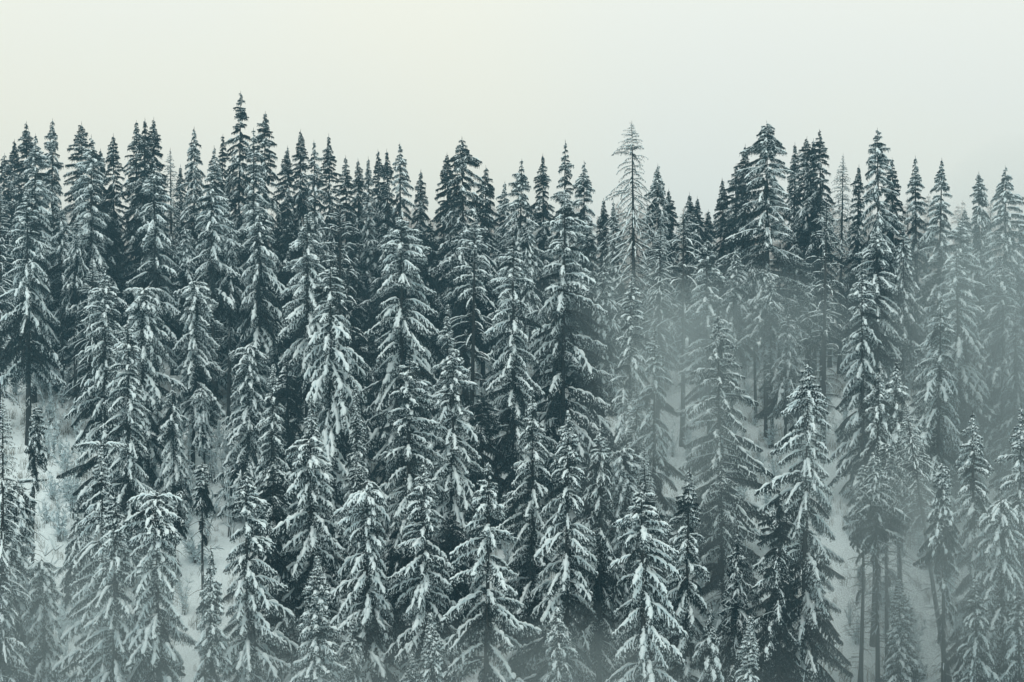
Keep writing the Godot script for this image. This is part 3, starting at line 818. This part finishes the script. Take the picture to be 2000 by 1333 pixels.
	tree("bare_trunk_tree", "bare black stem with a bent snowy top beside the left clearing", "spruces at the foot of the slope", -36.54, -118.00, 35.14, 1.02, "tuft", 0.30, 0.0, 0, 0, 0.00)
	tree("spruce_tree", "squat misty spruce with a drooping top near the lower left corner", "spruces at the foot of the slope", -32.20, -105.00, 25.35, 1.71, "dome", 0.00, 0.0, 0, 0, 0.00)
	tree("spruce_tree", "spruce with a side branch sticking out of its drooping top", "spruces at the foot of the slope", -27.50, -102.75, 33.30, 2.67, "heavy", 0.00, 0.0, 10, 1, 0.00)
	tree("spruce_tree", "mist greyed snowy spruce left of the flat topped one", "spruces at the foot of the slope", -24.93, -96.50, 30.40, 2.75, "heavy", 0.00, 0.0, 10, 0, 0.00)
	tree("spruce_tree", "flat topped spruce with a long level snow bar, lower one of two", "spruces at the foot of the slope", -22.36, -96.50, 30.49, 2.75, "dome", 0.00, 0.0, 8, 1, 0.00)
	tree("bare_trunk_tree", "slanting dark bare trunk between two front spruces at the left", "spruces at the foot of the slope", -23.44, -108.50, 29.75, 0.87, "tuft", 0.22, 1.2, 0, 0, 0.00)
	tree("bare_trunk_tree", "thin dark upright stem above the frosted saplings", "spruces at the foot of the slope", -23.14, -114.75, 31.07, 0.92, "tuft", 0.25, 0.0, 0, 0, 0.00)
	tree("spruce_tree", "narrow front spruce left of the heavily loaded one", "spruces at the foot of the slope", -18.82, -96.00, 27.18, 2.03, "heavy", 0.00, 0.0, 8, 0, 0.00)
	tree("spruce_tree", "heavily loaded front spruce with thick white arms at the lower left", "spruces at the foot of the slope", -17.03, -98.25, 32.19, 3.04, "heavy", 0.00, 0.0, 20, 0, 0.62)
	tree("spruce_tree", "dim spruce filling the space right of the heavily loaded front one", "spruces half hidden between the others", -16.04, -103.50, 32.63, 2.53, "shade", 0.00, 0.0, 0, 0, 0.00)
	tree("spruce_tree", "spruce with a rounded snow dome top at the lower left centre", "spruces at the foot of the slope", -13.69, -104.00, 33.57, 3.38, "dome", 0.00, 0.0, 18, 0, 0.00)
	tree("spruce_tree", "slim spruce rising just behind the snow domed one", "spruces on the middle slope", -14.34, -109.75, 36.29, 1.96, "heavy", 0.00, 0.0, 0, 0, 0.00)
	tree("young_spruce", "young snow coated spruce in front of the domed one", "young spruces among the big ones", -11.91, -94.00, 27.07, 2.37, "young", 0.00, 0.0, 6, 0, 0.00)
	tree("spruce_tree", "slim powdered spruce right of the snow domed one", "spruces on the middle slope", -11.36, -111.75, 37.00, 1.82, "heavy", 0.00, 0.0, 0, 0, 0.00)
	tree("spruce_tree", "dim drooping spruce below the slim powdered one", "spruces half hidden between the others", -10.80, -106.25, 32.86, 2.25, "pale", 0.00, 0.0, 0, 0, 0.00)
	tree("spruce_tree", "umbrella topped spruce with two thick drooping white arms", "spruces at the foot of the slope", -9.46, -100.25, 31.19, 2.77, "dome", 0.00, 0.0, 14, 0, 0.00)
	tree("spruce_tree", "snowy spruce standing in front of the umbrella topped one", "spruces at the foot of the slope", -9.06, -101.00, 27.59, 2.14, "heavy", 0.00, 0.0, 8, 0, 0.00)
	tree("spruce_tree", "spruce with long swooping boughs below the big spreading one", "spruces on the middle slope", -7.48, -112.25, 39.12, 3.38, "normal", 0.00, 0.0, 14, 0, 0.50)
	tree("spruce_tree", "black shadowed spruce behind the curled top", "spruces half hidden between the others", -8.13, -122.00, 30.50, 2.98, "shade", 0.00, 0.0, 0, 0, 0.00)
	tree("spruce_tree", "tall drooping spruce with a mop of snow on its top in the centre", "spruces on the middle slope", -4.28, -113.50, 39.64, 2.68, "heavy", 0.00, 0.0, 14, 0, 0.42)
	tree("spruce_tree", "spruce with a curled broken snowy top in the lower centre", "spruces at the foot of the slope", -5.73, -100.00, 32.05, 2.68, "heavy", 0.00, 0.0, 14, 0, 0.50)
	tree("young_spruce", "little young spruce with a snow ball tip in the lower centre", "young spruces among the big ones", -4.93, -93.00, 23.93, 1.66, "young", 0.00, 0.0, 0, 0, 0.00)
	tree("young_spruce", "smallest young spruce at the bottom edge below the curled top", "young spruces among the big ones", -6.04, -93.00, 21.42, 1.66, "young", 0.00, 0.0, 0, 0, 0.00)
	tree("spruce_tree", "front centre spruce with bright thick snow arms, the boldest one", "spruces at the foot of the slope", -1.48, -98.50, 32.33, 4.25, "heavy", 0.00, 0.0, 30, 0, 0.72)
	tree("spruce_tree", "snowy spruce behind and between the two bold centre spruces", "spruces at the foot of the slope", 1.44, -107.75, 36.46, 2.72, "heavy", 0.00, 0.0, 12, 0, 0.60)
	tree("spruce_tree", "bold front spruce right of the centre with fine bright tiers", "spruces at the foot of the slope", 3.78, -103.00, 35.52, 3.10, "heavy", 0.00, 0.0, 20, 0, 0.65)
	tree("spruce_tree", "dark spruce filling the gap behind the bold front pair", "spruces half hidden between the others", 6.10, -122.00, 30.50, 3.47, "shade", 0.00, 0.0, 0, 0, 0.00)
	tree("spruce_tree", "dull misty spruce with a drooping tip right of the bold front one", "spruces on the middle slope", 6.22, -107.25, 34.23, 2.70, "pale", 0.00, 0.0, 0, 0, 0.00)
	tree("spruce_tree", "snow hooded spruce with a lumpy head in the right centre", "spruces at the foot of the slope", 7.83, -108.25, 32.66, 1.85, "dome", 0.00, 0.0, 0, 0, 0.00)
	tree("thin_conifer", "thin branched tree in mist behind the snow hooded one", "spruces half hidden between the others", 9.22, -107.25, 33.26, 1.74, "fine", 0.00, 0.0, 0, 0, 0.00)
	tree("spruce_tree", "front spruce with a snow ball tip and broad tiers at the right centre", "spruces at the foot of the slope", 8.19, -97.50, 30.95, 3.81, "heavy", 0.00, 0.0, 20, 0, 0.50)
	tree("spruce_tree", "misty front spruce right of the ball tipped one", "spruces at the foot of the slope", 11.68, -101.25, 31.71, 2.55, "normal", 0.00, 0.0, 8, 0, 0.00)
	tree("young_spruce", "young thin spruce with open whorls at the bottom right of centre", "young spruces among the big ones", 14.60, -94.00, 23.41, 1.76, "young", 0.00, 0.0, 0, 0, 0.00)
	tree("spruce_tree", "dark narrow spruce at the lower right of the snow clearing", "spruces at the foot of the slope", 17.79, -102.25, 30.10, 2.25, "shade", 0.00, 0.0, 6, 0, 0.00)
	tree("bare_trunk_tree", "first of the dark bare trunks in the bright mist at the lower right", "spruces at the foot of the slope", 24.84, -108.00, 31.59, 1.58, "tuft", 0.35, 0.0, 0, 0, 0.00)
	tree("bare_trunk_tree", "second dark bare trunk in the bright mist at the lower right", "spruces at the foot of the slope", 24.66, -104.50, 32.56, 1.60, "tuft", 0.32, 0.0, 0, 0, 0.00)
	tree("bare_trunk_tree", "thick misty trunk behind the second bare one", "spruces at the foot of the slope", 26.60, -109.00, 32.97, 1.45, "tuft", 0.40, 0.0, 0, 0, 0.00)
	tree("bare_trunk_tree", "thin bare trunk ending in mist above the young hazy spruce", "spruces at the foot of the slope", 28.10, -111.50, 31.92, 1.26, "tuft", 0.30, 0.0, 0, 0, 0.00)
	tree("young_spruce", "young hazy spruce between the bare trunks at the lower right", "young spruces among the big ones", 25.89, -102.75, 24.33, 1.75, "young", 0.00, 0.0, 0, 0, 0.00)
	tree("bare_trunk_tree", "straight bare trunk right of the leaning one in the mist", "spruces at the foot of the slope", 28.14, -100.25, 32.20, 1.54, "tuft", 0.33, 0.0, 0, 0, 0.00)
	tree("spruce_tree", "snowy front spruce on the right with clumped shoulders", "spruces at the foot of the slope", 30.82, -102.75, 35.29, 2.59, "heavy", 0.00, 0.0, 12, 0, 0.00)
	tree("spruce_tree", "snow hooded spruce near the lower right corner", "spruces at the foot of the slope", 31.75, -99.75, 29.91, 2.52, "dome", 0.00, 0.0, 8, 0, 0.00)
	tree("spruce_tree", "front spruce cut by the right edge with white lumps", "spruces at the foot of the slope", 34.33, -103.50, 35.74, 2.36, "heavy", 0.00, 0.0, 0, 0, 0.00)
	tree("spruce_tree", "misty spruce at the bottom right below the clumped one", "spruces at the foot of the slope", 29.11, -96.50, 25.41, 2.20, "normal", 0.00, 0.0, 0, 0, 0.00)
	tree("spruce_tree", "misty spruce in the lower right corner", "spruces at the foot of the slope", 31.84, -96.50, 24.45, 2.20, "normal", 0.00, 0.0, 0, 0, 0.00)
	tree("spruce_tree", "mist dulled spruce behind the side branch spruce", "spruces half hidden between the others", -33.72, -119.00, 26.77, 2.90, "pale", 0.00, 0.0, 0, 0, 0.00)
	tree("spruce_tree", "foggy spruce in the lower left corner", "spruces at the foot of the slope", -33.42, -100.25, 26.18, 2.45, "pale", 0.00, 0.0, 0, 0, 0.00)
	tree("spruce_tree", "foggy spruce sinking into mist at the bottom left of centre", "spruces at the foot of the slope", -17.89, -101.25, 21.66, 1.81, "pale", 0.00, 0.0, 0, 0, 0.00)
	tree("spruce_tree", "foggy lower spruce at the bottom, left of the curled top", "spruces at the foot of the slope", -10.05, -97.25, 22.71, 1.98, "pale", 0.00, 0.0, 0, 0, 0.00)
	tree("spruce_tree", "foggy spruce at the bottom right of the boldest one", "spruces at the foot of the slope", 2.87, -95.50, 23.97, 2.33, "pale", 0.00, 0.0, 0, 0, 0.00)
	tree("spruce_tree", "foggy spruce at the bottom right of the ball tipped one", "spruces at the foot of the slope", 12.97, -99.75, 22.93, 2.43, "pale", 0.00, 0.0, 0, 0, 0.00)
	tree("spruce_tree", "shaded low spruce left behind the snow domed one", "spruces half hidden between the others", -15.90, -112.25, 27.15, 2.56, "shade", 0.00, 0.0, 0, 0, 0.00)
	tree("spruce_tree", "shaded low spruce between the domed and the umbrella topped ones", "spruces half hidden between the others", -12.26, -110.75, 26.58, 2.34, "shade", 0.00, 0.0, 0, 0, 0.00)
	tree("spruce_tree", "shaded low spruce left behind the curled top", "spruces half hidden between the others", -8.36, -111.50, 26.86, 2.45, "shade", 0.00, 0.0, 0, 0, 0.00)
	tree("spruce_tree", "shaded low spruce left behind the boldest front one", "spruces half hidden between the others", -4.25, -111.00, 27.66, 2.53, "shade", 0.00, 0.0, 0, 0, 0.00)
	tree("spruce_tree", "shaded low spruce right behind the boldest front one", "spruces half hidden between the others", 1.28, -109.50, 27.10, 2.40, "shade", 0.00, 0.0, 0, 0, 0.00)
	tree("spruce_tree", "shaded low spruce left behind the ball tipped one", "spruces half hidden between the others", 6.83, -110.75, 26.58, 2.43, "shade", 0.00, 0.0, 0, 0, 0.00)
	tree("spruce_tree", "shaded low spruce right behind the ball tipped one", "spruces half hidden between the others", 11.18, -110.00, 26.30, 2.33, "shade", 0.00, 0.0, 0, 0, 0.00)
	tree("spruce_tree", "shaded spruce deep between the mop topped one and the snowy pointed one", "spruces half hidden between the others", -2.56, -128.25, 36.00, 3.13, "shade", 0.00, 0.0, 0, 0, 0.00)
	tree("spruce_tree", "shaded spruce deep right of the big spruce before the bare branched tree", "spruces half hidden between the others", -14.20, -142.00, 41.25, 3.46, "shade", 0.00, 0.0, 0, 0, 0.00)
	tree("spruce_tree", "shaded spruce deep left below the big snowy spruce", "spruces half hidden between the others", -19.76, -134.75, 38.50, 3.07, "shade", 0.00, 0.0, 0, 0, 0.00)
	tree("spruce_tree", "shaded spruce deep left below the tall dark centre one", "spruces half hidden between the others", 3.31, -142.00, 41.25, 3.23, "shade", 0.00, 0.0, 0, 0, 0.00)
	tree("spruce_tree", "shaded spruce deep right below the tall dark centre one", "spruces half hidden between the others", 7.32, -137.25, 38.47, 3.01, "shade", 0.00, 0.0, 0, 0, 0.00)
	tree("bare_trunk_tree", "dark bare trunk left of the frosted wispy tree, its crown lost among others", "spruces half hidden between the others", -43.92, -155.00, 52.22, 2.07, "tuft", 0.42, 0.0, 0, 0, 0.00)
	tree("bare_trunk_tree", "leftmost dark bare trunk of the row above the lollipop spruce", "spruces half hidden between the others", -32.54, -153.00, 51.55, 1.94, "tuft", 0.40, 0.0, 0, 0, 0.00)
	tree("bare_trunk_tree", "middle dark bare trunk of the row above the lollipop spruce", "spruces half hidden between the others", -29.80, -156.00, 51.78, 2.08, "tuft", 0.40, 0.0, 0, 0, 0.00)
	tree("bare_trunk_tree", "thickest dark bare trunk of the row above the lollipop spruce", "spruces half hidden between the others", -27.92, -152.00, 51.98, 2.03, "tuft", 0.42, 0.0, 0, 0, 0.00)
	tree("bare_trunk_tree", "leftmost slim bare trunk of the row below the big rough conifer", "spruces half hidden between the others", 23.97, -153.00, 48.49, 1.94, "tuft", 0.36, 0.0, 0, 0, 0.00)
	tree("bare_trunk_tree", "middle bare trunk of the row below the big rough conifer", "spruces half hidden between the others", 24.44, -149.00, 47.28, 1.99, "tuft", 0.36, 0.0, 0, 0, 0.00)
	tree("bare_trunk_tree", "bare trunk reaching lowest of the row below the big rough conifer", "spruces half hidden between the others", 24.84, -147.00, 46.20, 1.86, "tuft", 0.36, 0.0, 0, 0, 0.00)
	tree("spruce_tree", "dim spruce under the tall misty one, left of the dark narrow one", "spruces half hidden between the others", 15.33, -104.50, 27.16, 2.46, "pale", 0.00, 0.0, 0, 0, 0.00)
	tree("spruce_tree", "foggy drooping spruce showing under the skirt of the tall misty one", "spruces half hidden between the others", 16.05, -118.00, 30.82, 2.98, "pale", 0.00, 0.0, 0, 0, 0.00)


func build_small_things() -> void:
	rng.seed = 77
	# frosted saplings and shrubs in the clearings
	var kinds := [make_shrub(2.4, 9, 0.5), make_shrub(3.4, 8, 0.3), make_shrub(1.6, 12, 0.8), make_shrub(4.2, 7, 0.22)]
	for s in SHRUBS:
		var at := Vector3(s[0], ground(s[0], s[1]) - 0.05, s[1])
		var o := thing("frosted_shrub", s[4], "shrub", at, "frosted shrubs and saplings of the clearings")
		o.rotation.y = rr(0, TAU)
		o.scale = Vector3.ONE * s[3] * 1.15
		part("stems", kinds[s[2]][0], M.twig, o)
		part("rime", kinds[s[2]][1], M.snow, o)
	# dry grass and seedlings poking through the snow
	var g := Maker.new()
	for k in 9:
		var a := Vector3(rr(-0.25, 0.25), -0.05, rr(-0.25, 0.25))
		g.tube([a, a + Vector3(rr(-0.1, 0.1), rr(0.3, 0.6), rr(-0.1, 0.1)), a + Vector3(rr(-0.3, 0.3), rr(0.6, 1.1), rr(-0.3, 0.3))], [0.012, 0.010, 0.004], 3)
	var places := []
	for k in 9000:
		var x := rr(-62.0, 62.0)
		var z := rr(-172.0, -88.0)
		if noise.get_noise_2d(x * 4.0, z * 4.0) < -0.12:
			continue
		places.append(Transform3D(Basis(Vector3.UP, rr(0, TAU)).scaled(Vector3.ONE * rr(0.5, 1.3)), Vector3(x, ground(x, z), z)))
	var grass := scatter("dry_grass", g.done(), places, M.dry, self)
	grass.set_meta("kind", "stuff")
	grass.set_meta("label", "thin dry grass stalks poking through the snow of the clearings")
	grass.set_meta("category", "grass")
	var under := []
	var under2 := []
	for k in 2300:
		var x := rr(-66.0, 66.0) if k < 1700 else rr(-84.0, 84.0)
		var z := rr(-186.0, -88.0) if k < 1700 else rr(-235.0, -178.0)
		if noise.get_noise_2d(x * 3.0 + 90.0, z * 3.0) < -0.08:
			continue
		(under if k % 2 == 0 else under2).append(Transform3D(Basis(Vector3.UP, rr(0, TAU)).scaled(Vector3.ONE * rr(0.45, 1.15)), Vector3(x, ground(x, z) - 0.05, z)))
	var i := 0
	for u in [under, under2]:
		var b := scatter("undergrowth" if i == 0 else "undergrowth_001", kinds[i][0], u, M.twig, self)
		b.set_meta("kind", "stuff")
		b.set_meta("label", "frosted undergrowth of thin twigs below the spruces" if i == 0 else "taller frosted saplings growing as one mass below the spruces")
		b.set_meta("category", "undergrowth")
		var c := scatter("rime", kinds[i][1], u, M.snow, b)
		c.set_meta("kind", "stuff")
		i += 1
	# a fallen log with snow on it in the left clearing
	var log_at := Vector3(-43.5, 0, -139.0)
	log_at.y = ground(log_at.x, log_at.z) + 0.08
	var lg := thing("fallen_log", "dark fallen log lying under a cushion of snow in the left clearing", "log", log_at)
	lg.rotation = Vector3(0, 0.25, 0.06)
	var mk := Maker.new()
	mk.tube([Vector3(-1.1, 0, 0), Vector3(-0.4, 0.02, 0), Vector3(0.5, 0, 0.05), Vector3(1.3, -0.02, 0)], [0.13, 0.13, 0.11, 0.09], 9)
	part("trunk", mk.done(), M.bark, lg)
	mk = Maker.new()
	mk.tube([Vector3(-1.1, 0.1, 0), Vector3(-0.4, 0.13, 0), Vector3(0.5, 0.1, 0.05), Vector3(1.3, 0.06, 0)], [0.13, 0.17, 0.15, 0.06], 8, 0.8, 0.1)
	part("snow_cover", mk.done(), M.snow, lg)
	# the wood that goes on behind the ridge, seen only as a dark mass between the trunks
	rng.seed = 5
	var rear := []
	for row in 6:
		for k in 46:
			var x := -84.0 + k * 3.7 + rr(-1.5, 1.5) + (row % 2) * 1.8
			var z := -182.0 - row * 6.0 + rr(-2.0, 2.0)
			var s := rr(0.72, 0.92)
			rear.append(Transform3D(Basis(Vector3.UP, rr(0, TAU)).scaled(Vector3(s * 1.1, s, s * 1.1)), Vector3(x, ground(x, z) - 0.2, z)))
	var st := make_whole_tree(22.0, 3.0)
	var wood := scatter("rear_wood", st[0], rear, M.needles, self)
	wood.set_meta("kind", "stuff")
	wood.set_meta("label", "dark wood going on behind the ridge, seen between the trunks")
	wood.set_meta("category", "wood")
	var ws := scatter("snow_cover", st[1], rear, M.snow, wood)
	ws.set_meta("kind", "stuff")
	var wt := scatter("trunks", st[2], rear, M.bark, wood)
	wt.set_meta("kind", "stuff")


func join(into: Maker, mesh: ArrayMesh, tr: Transform3D) -> void:
	var a := mesh.surface_get_arrays(0)
	var k := into.v.size()
	var vv: PackedVector3Array = a[Mesh.ARRAY_VERTEX]
	var nn: PackedVector3Array = a[Mesh.ARRAY_NORMAL]
	for i in vv.size():
		into.v.push_back(tr * vv[i])
		into.n.push_back((tr.basis * nn[i]).normalized())
	for i in a[Mesh.ARRAY_INDEX]:
		into.ix.push_back(k + i)


func make_whole_tree(h: float, wide: float) -> Array:
	var nd := Maker.new()
	var sn := Maker.new()
	var y := 0.4
	while y < h * 0.66:
		var t := y / (h * 0.66)
		for k in 4:
			var r := maxf(0.25, wide * pow(t, 0.7) * rr(0.8, 1.15))
			var size := 0 if r < 0.9 else 1
			var made: float = [0.6, 1.4][size]
			var b := Basis(Vector3.UP, rr(0, TAU)) * Basis(Vector3.BACK, deg_to_rad(lerpf(25.0, -25.0, t)))
			var tr := Transform3D(b.scaled_local(Vector3(r / made, 1.3, 1.3)), Vector3(0, h - y, 0))
			var w: Array = boughs["lean"][size][rng.randi_range(0, 5)]
			join(nd, w[0], tr)
			if rng.randf() < 0.5:
				join(sn, w[1], tr)
		y += rr(0.45, 0.65)
	return [nd.done(), sn.done(), make_trunk(h, 0.26, Vector2.ZERO)]


func build_mist() -> void:
	rng.seed = 21
	for m in MISTS:
		var bank := Node3D.new()
		bank.name = numbered("mist_bank")
		bank.position = Vector3(m[0], m[1], m[2])
		bank.set_meta("label", m[7])
		bank.set_meta("category", "mist")
		bank.set_meta("kind", "stuff")
		add_child(bank)
		var fm := FogMaterial.new()
		fm.density = m[6] * 0.16
		fm.albedo = Color(0.87, 0.965, 0.998)
		var count := 13
		for k in count:    # torn wisps over one another; the bank thins out towards its edge
			var f := FogVolume.new()
			f.name = "mist_wisp" if k == 0 else "mist_wisp_%03d" % k
			f.shape = RenderingServer.FOG_VOLUME_SHAPE_ELLIPSOID
			var s := rr(0.22, 0.62) if k > 1 else 0.9
			f.size = Vector3(m[3] * s * rr(0.5, 1.1), m[4] * s * rr(0.6, 1.2), m[5] * minf(s * 1.3, 1.0))
			f.position = Vector3(rr(-0.5, 0.5) * m[3] * (1.0 - s), rr(-0.55, 0.4) * m[4] * (1.0 - s), rr(-0.4, 0.4) * m[5] * (1.0 - s))
			f.rotation.z = rr(-0.6, 0.6) if m[3] < 25.0 else rr(-0.08, 0.08)
			f.material = fm
			bank.add_child(f)
